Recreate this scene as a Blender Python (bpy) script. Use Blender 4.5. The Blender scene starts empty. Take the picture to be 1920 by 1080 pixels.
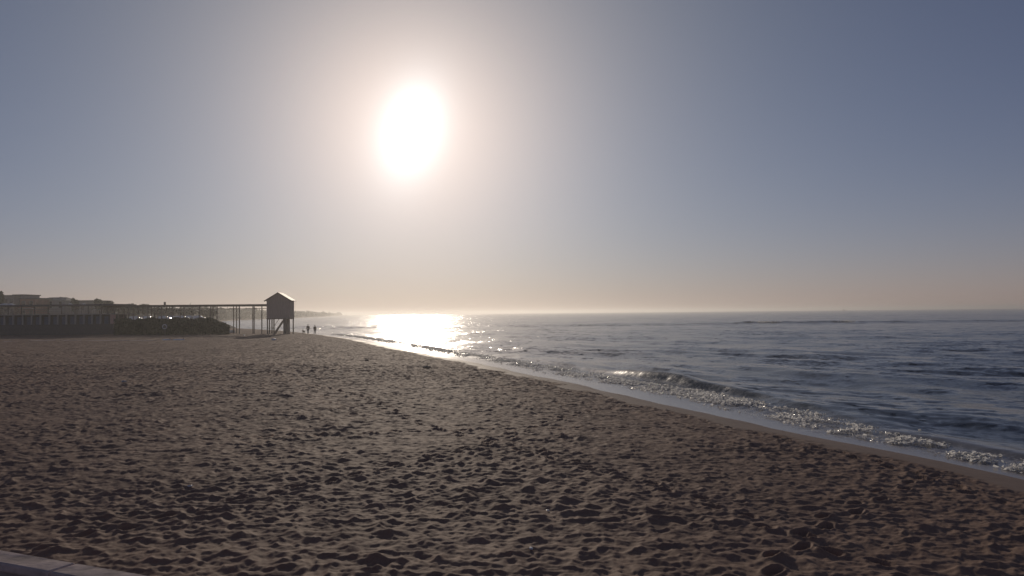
import bpy, bmesh, math, random
import numpy as np
from mathutils import Vector, Matrix

random.seed(7)
RNG = np.random.default_rng(11)
S = bpy.context.scene
COL = S.collection
R = math.radians

# ------------------------------------------------------------------ camera
F = 1507.0                       # focal length in pixels of the 1920 wide photograph
CAM = Vector((0.0, 0.0, 3.2))
PITCH, ROLL = R(1.77), R(0.56)
ROT = Matrix.Rotation(R(90) + PITCH, 3, 'X') @ Matrix.Rotation(-ROLL, 3, 'Z')
cam_data = bpy.data.cameras.new('camera')
cam = bpy.data.objects.new('camera', cam_data)
COL.objects.link(cam)
cam.matrix_world = Matrix.Translation(CAM) @ ROT.to_4x4()
cam_data.sensor_width = 36.0
cam_data.lens = 36.0 * F / 1920.0
cam_data.clip_start = 0.1
cam_data.clip_end = 200000.0
S.camera = cam


def ray(px, py):
    return (ROT @ Vector(((px - 960) / F, (540 - py) / F, -1.0))).normalized()


def on_plane(px, py, z):
    d = ray(px, py)
    return CAM + d * ((z - CAM.z) / d.z)


def at(px, py, Y):
    d = ray(px, py)
    return CAM + d * (Y / d.y)


# ------------------------------------------------------------------ light
SUN = ray(772, 243)
SUN_EL = math.asin(SUN.z)
SUN_AZ = math.atan2(SUN.x, SUN.y)        # clockwise from +Y

world = bpy.data.worlds.new("World")
S.world = world
world.use_nodes = True
wn, wl = world.node_tree.nodes, world.node_tree.links
wn.clear()


def W(kind, **kw):
    n = wn.new(kind)
    for k, v in kw.items():
        setattr(n, k, v)
    return n


def wmath(op, a, b=None, c=None, clamp=False):
    n = W('ShaderNodeMath', operation=op, use_clamp=clamp)
    for i, v in enumerate((a, b, c)):
        if v is None:
            continue
        if isinstance(v, (int, float)):
            n.inputs[i].default_value = v
        else:
            wl.new(v, n.inputs[i])
    return n.outputs[0]


sky = W('ShaderNodeTexSky', sky_type='NISHITA', sun_disc=False)
sky.sun_elevation = SUN_EL
sky.sun_rotation = SUN_AZ
sky.altitude = 0
sky.air_density = 1.0
sky.dust_density = 0.0
sky.ozone_density = 1.6
SKY_STRENGTH = 0.10               # exposure below is one stop down
tc = W('ShaderNodeTexCoord')
U_AX = SUN.cross(Vector((0, 0, 1))).normalized()
V_AX = U_AX.cross(SUN).normalized()
tilt = R(-16)                     # the glare leans a little
U2 = U_AX * math.cos(tilt) + V_AX * math.sin(tilt)
V2 = -U_AX * math.sin(tilt) + V_AX * math.cos(tilt)


def wdot(v):
    n = W('ShaderNodeVectorMath', operation='DOT_PRODUCT')
    wl.new(tc.outputs['Generated'], n.inputs[0])
    n.inputs[1].default_value = v
    return n.outputs['Value']


def glow(sx, sy, gain, colour, power=1.0):
    """circumsolar glow: gain * exp(-r^power), r = elliptical distance from the sun"""
    u = wmath('DIVIDE', wdot(U2), sx)
    v = wmath('DIVIDE', wdot(V2), sy)
    r2 = wmath('ADD', wmath('MULTIPLY', u, u), wmath('MULTIPLY', v, v))
    rp = wmath('POWER', r2, power / 2)
    e = wmath('EXPONENT', wmath('MULTIPLY', rp, -1.0))
    front = wmath('GREATER_THAN', wdot(SUN), 0.0)
    e = wmath('MULTIPLY', wmath('MULTIPLY', e, front), gain)
    n = W('ShaderNodeVectorMath', operation='SCALE')
    n.inputs[0].default_value = colour
    wl.new(e, n.inputs['Scale'])
    return n.outputs[0]


def vadd(a, b):
    n = W('ShaderNodeVectorMath', operation='ADD')
    wl.new(a, n.inputs[0])
    wl.new(b, n.inputs[1])
    return n.outputs[0]


# horizon haze tints the Rayleigh sky; two broad glows and the blinding core surround the sun.
# glow gains are in final picture radiance
k = 20.0
HAZE_H = wmath('EXPONENT', wmath('MULTIPLY', wmath('MAXIMUM', wmath('ARCSINE', wdot((0, 0, 1))), 0.0), -1 / 0.06))
low = W('ShaderNodeVectorMath', operation='SCALE')
low.inputs[0].default_value = (-0.155, -0.055, 0.257)
wl.new(HAZE_H, low.inputs['Scale'])
tintn = W('ShaderNodeVectorMath', operation='ADD')
wl.new(low.outputs[0], tintn.inputs[0])
tintn.inputs[1].default_value = (0.70, 0.56, 0.71)
mul = W('ShaderNodeVectorMath', operation='MULTIPLY')
wl.new(sky.outputs[0], mul.inputs[0])
wl.new(tintn.outputs[0], mul.inputs[1])
tot = mul.outputs[0]
ANG = wmath('ARCCOSINE', wmath('MINIMUM', wdot(SUN), 1.0))
ANG = wmath('SQRT', wmath('ADD', wmath('MULTIPLY', ANG, ANG), 0.006))   # rounded off at the centre
for sig, c in ((0.10, (1.74, 1.22, 0.95)), (0.25, (0.20, 0.235, 0.135)), (0.5, (0.02, 0.018, 0.012))):
    e = wmath('MULTIPLY', wmath('EXPONENT', wmath('MULTIPLY', ANG, -1 / sig)), k)
    n = W('ShaderNodeVectorMath', operation='SCALE')
    n.inputs[0].default_value = c
    wl.new(e, n.inputs['Scale'])
    tot = vadd(tot, n.outputs[0])
tot = vadd(tot, glow(0.019, 0.030, 1.8 * k, (0.75, 0.92, 1.0), 1.1))
bg = W('ShaderNodeBackground')
bg.inputs['Strength'].default_value = SKY_STRENGTH
wl.new(tot, bg.inputs['Color'])
wo = W('ShaderNodeOutputWorld')
wl.new(bg.outputs[0], wo.inputs['Surface'])

sun_data = bpy.data.lights.new('sun', 'SUN')
sun_data.energy = 2.4
sun_data.angle = R(0.53)
sun_data.color = (1.0, 0.86, 0.70)
sun_o = bpy.data.objects.new('sun', sun_data)
COL.objects.link(sun_o)
sun_o.location = SUN * 200
sun_o.rotation_euler = (-SUN).to_track_quat('-Z', 'Y').to_euler()

S.view_settings.view_transform = 'Standard'
S.view_settings.look = 'None'
S.view_settings.gamma = 1.0
S.view_settings.use_curve_mapping = False
S.view_settings.exposure = -1.0
S.render.engine = 'CYCLES'
S.cycles.max_bounces = 6
S.cycles.volume_bounces = 0
S.cycles.use_denoising = True
S.cycles.sample_clamp_indirect = 4.0

# ------------------------------------------------------------------ helpers


def tag(o, label=None, cat=None, group=None, kind=None):
    if label:
        o['label'] = label
    if cat:
        o['category'] = cat
    if group:
        o['group'] = group
    if kind:
        o['kind'] = kind
    return o


def empty(name, loc=(0, 0, 0), rz=0.0):
    o = bpy.data.objects.new(name, None)
    COL.objects.link(o)
    o.location = loc
    o.rotation_euler = (0, 0, rz)
    return o


def link(name, me, m, parent=None, smooth=False):
    o = bpy.data.objects.new(name, me)
    COL.objects.link(o)
    if m and not me.materials:
        me.materials.append(m)
    if parent:
        o.parent = parent
    if smooth:
        me.polygons.foreach_set('use_smooth', [True] * len(me.polygons))
    return o


class MB:
    """collects boxes, bars and other shapes for ONE mesh"""

    def __init__(self):
        self.v, self.f = [], []

    def add(self, vs, fs):
        b = len(self.v)
        self.v += [tuple(p) for p in vs]
        self.f += [tuple(i + b for i in f) for f in fs]
        return self

    def box(self, x0, x1, y0, y1, z0, z1):
        vs = [(x, y, z) for z in (z0, z1) for y in (y0, y1) for x in (x0, x1)]
        return self.add(vs, [(0, 2, 3, 1), (4, 5, 7, 6), (0, 1, 5, 4), (2, 6, 7, 3), (0, 4, 6, 2), (1, 3, 7, 5)])

    def bar(self, a, b, w, h=None):
        a, b = Vector(a), Vector(b)
        h = h or w
        d = (b - a).normalized()
        up = Vector((0, 0, 1)) if abs(d.z) < 0.95 else Vector((0, 1, 0))
        s = d.cross(up).normalized()
        t = s.cross(d).normalized()
        vs = []
        for p in (a, b):
            for (i, j) in ((-1, -1), (1, -1), (1, 1), (-1, 1)):
                vs.append(p + s * (i * w / 2) + t * (j * h / 2))
        return self.add(vs, [(0, 1, 2, 3), (7, 6, 5, 4), (0, 4, 5, 1), (1, 5, 6, 2), (2, 6, 7, 3), (3, 7, 4, 0)])

    def tube(self, pts, radii, n=8):
        pts = [Vector(p) for p in pts]
        vs, fs = [], []
        for i, p in enumerate(pts):
            d = (pts[min(i + 1, len(pts) - 1)] - pts[max(i - 1, 0)]).normalized()
            up = Vector((0, 0, 1)) if abs(d.z) < 0.95 else Vector((0, 1, 0))
            s = d.cross(up).normalized()
            t = s.cross(d).normalized()
            for q in range(n):
                a = 2 * math.pi * q / n
                vs.append(p + (s * math.cos(a) + t * math.sin(a)) * radii[i])
        for i in range(len(pts) - 1):
            for q in range(n):
                a, b = i * n + q, i * n + (q + 1) % n
                fs.append((a, b, b + n, a + n))
        fs.append(tuple(range(n - 1, -1, -1)))
        fs.append(tuple(range((len(pts) - 1) * n, len(pts) * n)))
        return self.add(vs, fs)

    def torus(self, c, r, t, axis='Y', n=20, m=8):
        vs, fs = [], []
        for i in range(n):
            a = 2 * math.pi * i / n
            for j in range(m):
                b = 2 * math.pi * j / m
                rr = r + t * math.cos(b)
                p = (rr * math.cos(a), t * math.sin(b), rr * math.sin(a))
                vs.append((c[0] + p[0], c[1] + p[1], c[2] + p[2]))
        for i in range(n):
            for j in range(m):
                fs.append((i * m + j, i * m + (j + 1) % m, ((i + 1) % n) * m + (j + 1) % m, ((i + 1) % n) * m + j))
        return self.add(vs, fs)

    def blob(self, c, r, n=10, m=6):
        vs, fs = [], []
        for i in range(m + 1):
            th = math.pi * i / m
            for j in range(n):
                ph = 2 * math.pi * j / n
                vs.append((c[0] + r[0] * math.sin(th) * math.cos(ph), c[1] + r[1] * math.sin(th) * math.sin(ph),
                           c[2] + r[2] * math.cos(th)))
        for i in range(m):
            for j in range(n):
                fs.append((i * n + j, (i + 1) * n + j, (i + 1) * n + (j + 1) % n, i * n + (j + 1) % n))
        return self.add(vs, fs)

    def mesh(self, name):
        me = bpy.data.meshes.new(name)
        me.from_pydata(self.v, [], self.f)
        me.validate()
        me.update()
        return me

    def build(self, name, m, parent=None, smooth=False, bevel=0.0):
        o = link(name, self.mesh(name), m, parent, smooth)
        if bevel:
            b = o.modifiers.new('bevel', 'BEVEL')
            b.width = bevel
            b.segments = 2
        return o


def mat(name, col, rough=0.8, var=0.25, scale=3.0, spec=0.3, metal=0.0, col2=None, bump=0.0, stretch=(1, 1, 1)):
    m = bpy.data.materials.new(name)
    m.use_nodes = True
    n, l = m.node_tree.nodes, m.node_tree.links
    p = n['Principled BSDF']
    p.inputs['Roughness'].default_value = rough
    p.inputs['Specular IOR Level'].default_value = spec
    p.inputs['Metallic'].default_value = metal
    t = n.new('ShaderNodeTexCoord')
    mp = n.new('ShaderNodeMapping')
    mp.inputs['Scale'].default_value = stretch
    nz = n.new('ShaderNodeTexNoise')
    nz.inputs['Scale'].default_value = scale
    nz.inputs['Detail'].default_value = 6
    l.new(t.outputs['Object'], mp.inputs[0])
    l.new(mp.outputs[0], nz.inputs[0])
    rmp = n.new('ShaderNodeValToRGB')
    rmp.color_ramp.elements[0].position = 0.3
    rmp.color_ramp.elements[1].position = 0.7
    c2 = col2 or tuple(min(1, c * (1 + var)) for c in col)
    c1 = col if col2 else tuple(c * (1 - var) for c in col)
    rmp.color_ramp.elements[0].color = (*c1, 1)
    rmp.color_ramp.elements[1].color = (*c2, 1)
    l.new(nz.outputs[0], rmp.inputs[0])
    l.new(rmp.outputs[0], p.inputs['Base Color'])
    if bump:
        b = n.new('ShaderNodeBump')
        b.inputs['Strength'].default_value = bump
        b.inputs['Distance'].default_value = 0.02
        l.new(nz.outputs[0], b.inputs['Height'])
        l.new(b.outputs[0], p.inputs['Normal'])
    return m


M = dict(
    wood=mat('weathered_wood', (0.27, 0.225, 0.18), 0.8, 0.3, 6, stretch=(1, 1, 0.2)),
    hut=mat('hut_boards', (0.44, 0.345, 0.30), 0.8, 0.2, 4, stretch=(6, 6, 0.3)),
    roof=mat('roof_sheet', (0.22, 0.19, 0.175), 0.6, 0.2, 5),
    white=mat('white_paint', (0.78, 0.77, 0.74), 0.35, 0.06, 4),
    gloss=mat('white_car_paint', (0.8, 0.8, 0.8), 0.15, 0.03, 2, spec=0.6),
    concrete=mat('concrete', (0.46, 0.35, 0.31), 0.85, 0.22, 5, bump=0.4),
    kerb=mat('pale_concrete', (0.58, 0.45, 0.39), 0.85, 0.38, 7, bump=0.9),
    paving=mat('pink_paving', (0.42, 0.28, 0.23), 0.85, 0.3, 14, bump=0.5),
    plaster=mat('cream_plaster', (0.46, 0.41, 0.34), 0.85, 0.12, 1),
    grey=mat('grey_plaster', (0.40, 0.38, 0.36), 0.85, 0.12, 1),
    red=mat('reddish_plaster', (0.42, 0.22, 0.16), 0.85, 0.15, 1),
    pink=mat('pink_paint', (0.62, 0.40, 0.33), 0.7, 0.08, 3),
    dark=mat('dark_boards', (0.14, 0.125, 0.12), 0.8, 0.25, 4, stretch=(4, 4, 0.4)),
    blue=mat('faded_blue_doors', (0.16, 0.18, 0.24), 0.7, 0.15, 4),
    glass=mat('dark_glass', (0.03, 0.035, 0.04), 0.1, 0.1, 2, spec=0.6),
    tyre=mat('tyre_rubber', (0.02, 0.02, 0.02), 0.8, 0.2, 8),
    leaf=mat('foliage', (0.11, 0.12, 0.07), 0.7, 0.4, 0.8),
    leaf2=mat('dusty_foliage', (0.11, 0.12, 0.07), 0.7, 0.4, 0.8),
    bark=mat('bark', (0.10, 0.075, 0.055), 0.9, 0.3, 5),
    rock=mat('dark_rock', (0.10, 0.095, 0.09), 0.8, 0.3, 2, bump=0.5),
    skin=mat('skin', (0.42, 0.26, 0.19), 0.6, 0.08, 6),
    cloth_a=mat('dark_jacket', (0.04, 0.04, 0.05), 0.9, 0.2, 12),
    cloth_b=mat('brown_coat', (0.09, 0.06, 0.045), 0.9, 0.2, 12),
    jeans=mat('dark_jeans', (0.05, 0.06, 0.085), 0.9, 0.2, 12),
    hair=mat('dark_hair', (0.03, 0.02, 0.015), 0.6, 0.2, 20),
    fur=mat('dark_fur', (0.05, 0.038, 0.03), 0.9, 0.3, 20),
    hull=mat('pale_hull', (0.62, 0.62, 0.60), 0.4, 0.1, 3),
    road=mat('asphalt', (0.05, 0.05, 0.05), 0.9, 0.2, 6),
    earth=mat('earth_bank', (0.12, 0.10, 0.075), 0.95, 0.3, 2),
)

# ------------------------------------------------------------------ noise


def _hash(ix, iy, s):
    h = (ix.astype(np.int64) * 374761393 + iy.astype(np.int64) * 668265263 + s * 982451653) & 0xFFFFFFFF
    h = ((h ^ (h >> 13)) * 1274126177) & 0xFFFFFFFF
    h = h ^ (h >> 16)
    return (h & 0xFFFFFF) / float(0xFFFFFF)


def vnoise(x, y, s=0):
    ix, iy = np.floor(x), np.floor(y)
    fx, fy = x - ix, y - iy
    fx, fy = fx * fx * fx * (fx * (fx * 6 - 15) + 10), fy * fy * fy * (fy * (fy * 6 - 15) + 10)
    a, b = _hash(ix, iy, s), _hash(ix + 1, iy, s)
    c, d = _hash(ix, iy + 1, s), _hash(ix + 1, iy + 1, s)
    return (a + (b - a) * fx) * (1 - fy) + (c + (d - c) * fx) * fy


def fbm(x, y, o=4, s=0):
    t, a, n = 0, 1.0, 0
    for i in range(o):
        t = t + a * vnoise(x * 2 ** i + 17 * i, y * 2 ** i - 9 * i, s + i)
        n += a
        a *= 0.5
    return t / n


def bowls(x, y, s=0):
    """soft minimum of squared distance to jittered points: rounded pits with ridges between"""
    ix, iy = np.floor(x), np.floor(y)
    acc = np.zeros_like(x)
    K = 9.0
    for dx in (-1, 0, 1):
        for dy in (-1, 0, 1):
            cx, cy = ix + dx, iy + dy
            px = cx + 0.1 + 0.8 * _hash(cx, cy, s)
            py = cy + 0.1 + 0.8 * _hash(cx, cy, s + 1)
            w = 0.65 + 0.7 * _hash(cx, cy, s + 2)        # pits of different breadth
            ang = _hash(cx, cy, s + 3) * 3.14
            ux, uy = x - px, y - py
            p = ux * np.cos(ang) + uy * np.sin(ang)
            q = -ux * np.sin(ang) + uy * np.cos(ang)
            acc += np.exp(-K * (p * p * 0.7 + q * q * 1.35) / w)
    return -np.log(acc + 1e-9) / K


# ------------------------------------------------------------------ shoreline
SEA_Z = -0.5
shore_px = [(1920, 878), (1700, 841), (1580, 822), (1500, 809), (1395, 790), (1301, 770), (1200, 750), (1100, 726),
            (1004, 703), (900, 681), (827, 669), (765, 657), (723, 648), (682, 638), (640, 632), (590, 626), (545, 621)]
pts = [on_plane(x, y, SEA_Z) for x, y in shore_px]
sx = [16.5, 14.6, 13.3, 12.3] + [p.x for p in pts] + [-62, -80, -97, -120, -170, -222, -250, -335, -620, -1050, -4000]
sy = [-60, 0, 8, 13] + [p.y for p in pts] + [205, 228, 265, 330, 450, 650, 870, 1400, 3000, 6000, 60000]
_v = np.linspace(0, 1, 6000)
_Y = -60 + 60060 * _v ** 4                    # dense near the camera
_X = np.interp(_Y, sy, sx)
for _ in range(6):                            # round the corners
    kk = np.ones(41) / 41
    pad = np.concatenate([np.full(20, _X[0]), _X, np.full(20, _X[-1])])
    _X = np.convolve(pad, kk, 'valid')
_slope = np.gradient(_X, _Y)


def shore_x(Y):
    return np.interp(Y, _Y, _X)


def sea_dist(X, Y):
    """metres to the waterline, positive over the sea"""
    c = 1 / np.sqrt(1 + np.interp(Y, _Y, _slope) ** 2)
    d = (X - shore_x(Y)) * c
    wig = (fbm(Y * 0.16, Y * 0 + 3.1, 3, 5) - 0.5) * 1.0 * np.clip(Y / 10, 0, 1) * np.exp(-np.abs(d) / 10)
    return d + wig


def sand_base(d):
    u = np.maximum(-d, 0)
    up = 0.22 * (1 - np.exp(-u / 1.8)) + 0.28 * (1 - np.exp(-u / 8)) + 0.3 * (1 - np.exp(-u / 40))
    return np.where(d > 0, SEA_Z - 0.12 * np.minimum(d, 12), SEA_Z + up)


def undulation(X, Y, d):
    return np.clip(-d / 15, 0, 1) * 0.16 * (fbm(X * 0.09, Y * 0.09, 3, 20) - 0.5) * np.clip((300 - Y) / 100, 0, 1)


def ground_z(x, y):
    X, Y = np.array([float(x)]), np.array([float(y)])
    d = sea_dist(X, Y)
    return float((sand_base(d) + undulation(X, Y, d))[0])


def grid_mesh(name, X, Y, Z, keep, attrs):
    nr, nc = X.shape
    idx = np.arange(nr * nc).reshape(nr, nc)
    q = np.stack([idx[:-1, :-1], idx[:-1, 1:], idx[1:, 1:], idx[1:, :-1]], -1)
    kq = keep[:-1, :-1] | keep[:-1, 1:] | keep[1:, 1:] | keep[1:, :-1]
    q = q[kq].reshape(-1, 4)
    used = np.zeros(nr * nc, bool)
    used[q.ravel()] = True
    remap = np.cumsum(used) - 1
    q = remap[q].astype(np.int32)
    co = np.stack([X.ravel()[used], Y.ravel()[used], Z.ravel()[used]], -1).astype(np.float32)
    me = bpy.data.meshes.new(name)
    me.vertices.add(len(co))
    me.vertices.foreach_set('co', co.ravel())
    me.loops.add(q.size)
    me.loops.foreach_set('vertex_index', q.ravel())
    me.polygons.add(len(q))
    me.polygons.foreach_set('loop_start', np.arange(0, q.size, 4, dtype=np.int32))
    me.polygons.foreach_set('use_smooth', np.ones(len(q), bool))
    me.update(calc_edges=True)
    for k_, a in attrs.items():
        at_ = me.attributes.new(k_, 'FLOAT', 'POINT')
        at_.data.foreach_set('value', a.ravel()[used].astype(np.float32))
    return me


def rows(y0, y1, factor, dmin, h, cap=None, cap_to=0.0):
    out, y = [y0], y0
    while y < y1:
        d = max(dmin, factor * y * y / (h * 804))
        if cap and y < cap_to:
            d = min(d, cap)
        y += min(d, 0.12 * y)
        out.append(y)
    return np.array(out)


def cols(s_in, step, s_out):
    inner = np.arange(-s_in, s_in + step / 2, step)
    outer = s_in * np.geomspace(1, s_out / s_in, 36)[1:]
    return np.concatenate([-outer[::-1], inner, outer])


# ------------------------------------------------------------------ beach
yr = rows(2.5, 9000, 0.5, 0.03, 3.4, cap=0.105, cap_to=52)
yr = np.append(yr[yr < 8800], 9000)
sc = cols(0.72, 0.0014, 5.0)
Yg, Sg = np.meshgrid(yr, sc, indexing='ij')
Xg = Sg * Yg
D = sea_dist(Xg, Yg)
Z = sand_base(D)
edge = -1.45 + (fbm(Xg * 0.8, Yg * 0.35, 3, 40) - 0.5) * 1.7
churn = np.clip((edge - D) / 0.5, 0, 1)
churn = churn * churn * (3 - 2 * churn)
fade = np.clip((80 - Yg) / 25, 0, 1)
near = Yg < 82
det = np.zeros_like(Xg)
xs, ys = Xg[near], Yg[near]
wx = xs + 0.12 * (fbm(xs * 2.2, ys * 2.2, 2, 60) - 0.5)
wy = ys + 0.12 * (fbm(xs * 2.2, ys * 2.2, 2, 70) - 0.5)
b1 = bowls(wx / 0.25, wy / 0.25, 100)
b0 = bowls(wx / 0.42 + 3.1, wy / 0.42, 150)
b2 = bowls(wx / 0.13 + 7.3, wy / 0.13, 200)
big = np.clip(fbm(xs * 0.22, ys * 0.22, 3, 95) * 3.2 - 1.2, 0, 1)
dens = np.clip(0.45 + 1.0 * fbm(xs * 0.35, ys * 0.35, 3, 90), 0.68, 1.35)
h = ((0.29 * b1 * 0.25 * (1 - 0.6 * big) + 0.24 * b0 * 0.42 * big) * dens + 0.20 * b2 * 0.13 * dens + 0.03 * (fbm(xs * 3.2, ys * 3.2, 3, 30) - 0.5) + 0.016 * (fbm(xs * 16, ys * 16, 2, 35) - 0.5))
# trails of single footprints crossing the trampled sand
order = np.argsort(ys)
ysrt = ys[order]
for (x0, y0, x1, y1, sd) in ((-7, 9.5, 4.5, 30, 1), (5.5, 9, -14, 46, 2), (8.6, 14, 3.5, 40, 3), (-12, 20, 6.5, 24, 4), (1, 8, 9.3, 17, 5)):
    r3 = random.Random(sd)
    L3 = math.hypot(x1 - x0, y1 - y0)
    dx3, dy3 = (x1 - x0) / L3, (y1 - y0) / L3
    n3 = int(L3 / 0.66)
    for i3 in range(n3):
        t3 = (i3 + 0.5) * 0.66
        side = 0.11 if i3 % 2 else -0.11
        wob = 0.35 * math.sin(t3 * 0.35 + sd)
        cx3 = x0 + dx3 * t3 - dy3 * (side + wob) + r3.uniform(-.05, .05)
        cy3 = y0 + dy3 * t3 + dx3 * (side + wob) + r3.uniform(-.05, .05)
        a3, b3 = np.searchsorted(ysrt, (cy3 - .45, cy3 + .45))
        ids = order[a3:b3]
        ids = ids[np.abs(xs[ids] - cx3) < .45]
        if not len(ids):
            continue
        ux, uy = xs[ids] - cx3, ys[ids] - cy3
        p3, q3 = (ux * dx3 + uy * dy3) / 0.17, (-ux * dy3 + uy * dx3) / 0.085
        r2_ = p3 * p3 + q3 * q3
        h[ids] = h[ids] * (1 - 0.8 * np.exp(-r2_ ** 2)) - 0.050 * np.exp(-r2_ ** 2) + 0.022 * np.exp(-((np.sqrt(r2_) - 1.45) / .35) ** 2)
det[near] = h
Z = Z + churn * fade * (det - 0.03) + undulation(Xg, Yg, D)
Z = Z + (1 - churn) * 0.006 * (fbm(Xg * 2.5, Yg * 2.5, 2, 31) - 0.5) * fade
beach_me = grid_mesh('beach', Xg, Yg, Z, (D < 4.0), {'sea': D, 'churn': churn, 'coarse': np.clip((Yg - 12) / 58, 0, 1)})

ms = bpy.data.materials.new('sand')
ms.use_nodes = True
n, l = ms.node_tree.nodes, ms.node_tree.links
p = n['Principled BSDF']
geo = n.new('ShaderNodeNewGeometry')
a_churn = n.new('ShaderNodeAttribute'); a_churn.attribute_name = 'churn'
a_coarse = n.new('ShaderNodeAttribute'); a_coarse.attribute_name = 'coarse'


def tex(scale, detail=4, rough=0.55, vec=None, mul=None):
    t = n.new('ShaderNodeTexNoise')
    t.inputs['Scale'].default_value = scale
    t.inputs['Detail'].default_value = detail
    t.inputs['Roughness'].default_value = rough
    src = geo.outputs['Position'] if vec is None else vec
    if mul:
        mp = n.new('ShaderNodeMapping')
        mp.inputs['Scale'].default_value = mul
        l.new(src, mp.inputs[0])
        src = mp.outputs[0]
    l.new(src, t.inputs['Vector'])
    return t


def ramp(src, stops):
    r_ = n.new('ShaderNodeValToRGB')
    cr = r_.color_ramp
    while len(cr.elements) < len(stops):
        cr.elements.new(0.5)
    for e, (pos, c) in zip(cr.elements, stops):
        e.position = pos
        e.color = (*c, 1) if len(c) == 3 else c
    l.new(src, r_.inputs[0])
    return r_.outputs[0]


def mixc(fac, a, b, blend='MIX'):
    m_ = n.new('ShaderNodeMix')
    m_.data_type = 'RGBA'
    m_.blend_type = blend
    for sock, v in ((m_.inputs[0], fac), (m_.inputs[6], a), (m_.inputs[7], b)):
        if isinstance(v, (int, float)):
            sock.default_value = v
        elif isinstance(v, tuple):
            sock.default_value = (*v, 1)
        else:
            l.new(v, sock)
    return m_.outputs[2]


def mth(op, a, b=None, c=None, clamp=False):
    m_ = n.new('ShaderNodeMath')
    m_.operation = op
    m_.use_clamp = clamp
    for i, v in enumerate((a, b, c)):
        if v is None:
            continue
        if isinstance(v, (int, float)):
            m_.inputs[i].default_value = v
        else:
            l.new(v, m_.inputs[i])
    return m_.outputs[0]


def perturb(fields, strength_socket=None):
    """normal tilted by noise slopes, so relief too fine for the mesh still shades at any distance"""
    acc = geo.outputs['Normal']
    for t, kx, ky in fields:
        s1 = n.new('ShaderNodeVectorMath'); s1.operation = 'SUBTRACT'
        l.new(t.outputs['Color'], s1.inputs[0])
        s1.inputs[1].default_value = (0.5, 0.5, 0.5)
        s2 = n.new('ShaderNodeVectorMath'); s2.operation = 'MULTIPLY'
        l.new(s1.outputs[0], s2.inputs[0])
        s2.inputs[1].default_value = (kx, ky, 0)
        src = s2.outputs[0]
        if strength_socket is not None:
            s3 = n.new('ShaderNodeVectorMath'); s3.operation = 'SCALE'
            l.new(src, s3.inputs[0])
            l.new(strength_socket, s3.inputs['Scale'])
            src = s3.outputs[0]
        ad = n.new('ShaderNodeVectorMath'); ad.operation = 'ADD'
        l.new(acc, ad.inputs[0]); l.new(src, ad.inputs[1])
        acc = ad.outputs[0]
    nm = n.new('ShaderNodeVectorMath'); nm.operation = 'NORMALIZE'
    l.new(acc, nm.inputs[0])
    return nm.outputs[0]


grain = tex(60, 3)
patch = tex(0.6, 5)
dry = mixc(0.5, ramp(grain.outputs[0], [(0.3, (0.25, 0.155, 0.105)), (0.7, (0.40, 0.262, 0.187))]),
           ramp(patch.outputs[0], [(0.3, (0.26, 0.165, 0.115)), (0.7, (0.37, 0.242, 0.174))]))
damp = ramp(tex(4, 4).outputs[0], [(0.3, (0.29, 0.185, 0.115)), (0.7, (0.36, 0.235, 0.15))])
l.new(mixc(a_churn.outputs['Fac'], damp, dry), p.inputs['Base Color'])
l.new(mth('MULTIPLY_ADD', a_churn.outputs['Fac'], 0.18, 0.62), p.inputs['Roughness'])
l.new(mth('MULTIPLY_ADD', a_churn.outputs['Fac'], -0.18, 0.28), p.inputs['Specular IOR Level'])
fine = mth('MULTIPLY_ADD', mth('POWER', a_coarse.outputs['Fac'], 1.6), 0.85, 0.15)
fine = mth('MULTIPLY', fine, a_churn.outputs['Fac'])
l.new(perturb([(tex(1.6, 3), 2.0, 2.0), (tex(5.0, 3), 4.2, 4.2), (tex(40, 2), 0.6, 0.6)], fine), p.inputs['Normal'])
beach = link('beach', beach_me, ms)
tag(beach, 'wide beach of trampled brown sand sloping to the sea', kind='structure')

# ------------------------------------------------------------------ sea


def foam_at(Y):
    return np.interp(Y, [15, 17, 21, 27, 35, 45], [0.75, 0.85, 1.05, 2.1, 2.8, 3.0]) + 0.7 * (fbm(Y * 0.2, Y * 0, 2, 460) - 0.5)


def foam_w(Y):
    return np.interp(Y, [15, 21, 30, 45], [0.40, 0.45, 0.75, 0.75])


yr = rows(4, 9000, 0.40, 0.06, 3.7)
yr = np.concatenate([yr[yr < 8800], [9000], np.arange(212, 250, 0.5)])
yr = np.unique(np.round(yr, 3))
sc = cols(0.72, 0.0019, 6.0)
Yg, Sg = np.meshgrid(yr, sc, indexing='ij')
Xg = Sg * Yg
D = sea_dist(Xg, Yg)
row_gap = np.gradient(yr)[:, None]
Zs = np.full_like(Xg, SEA_Z)
shal = np.clip((D - 0.5 * foam_at(Yg)) / 5.0, 0, 1)
far_ok = lambda lam: np.clip(lam / (2.6 * row_gap) - 0.6, 0, 1)
# wind chop and swell: many short crested waves coming ashore
for i in range(34):
    lam = 0.9 * (14 / 0.9) ** (i / 33.0)
    th = RNG.normal(0, 0.40) + 0.55
    kx, ky = math.cos(th) * 2 * math.pi / lam, math.sin(th) * 2 * math.pi / lam
    amp = 0.0034 * lam ** 0.95
    ph = RNG.uniform(0, 6.28)
    warp = 2.2 * (vnoise(Xg / (lam * 3), Yg / (lam * 3), 300 + i) - 0.5)
    sn = np.sin(kx * Xg + ky * Yg + ph + warp)
    Zs += amp * far_ok(lam) * shal * (sn + 0.25 * np.cos(2 * (kx * Xg + ky * Yg + ph + warp)))
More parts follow.
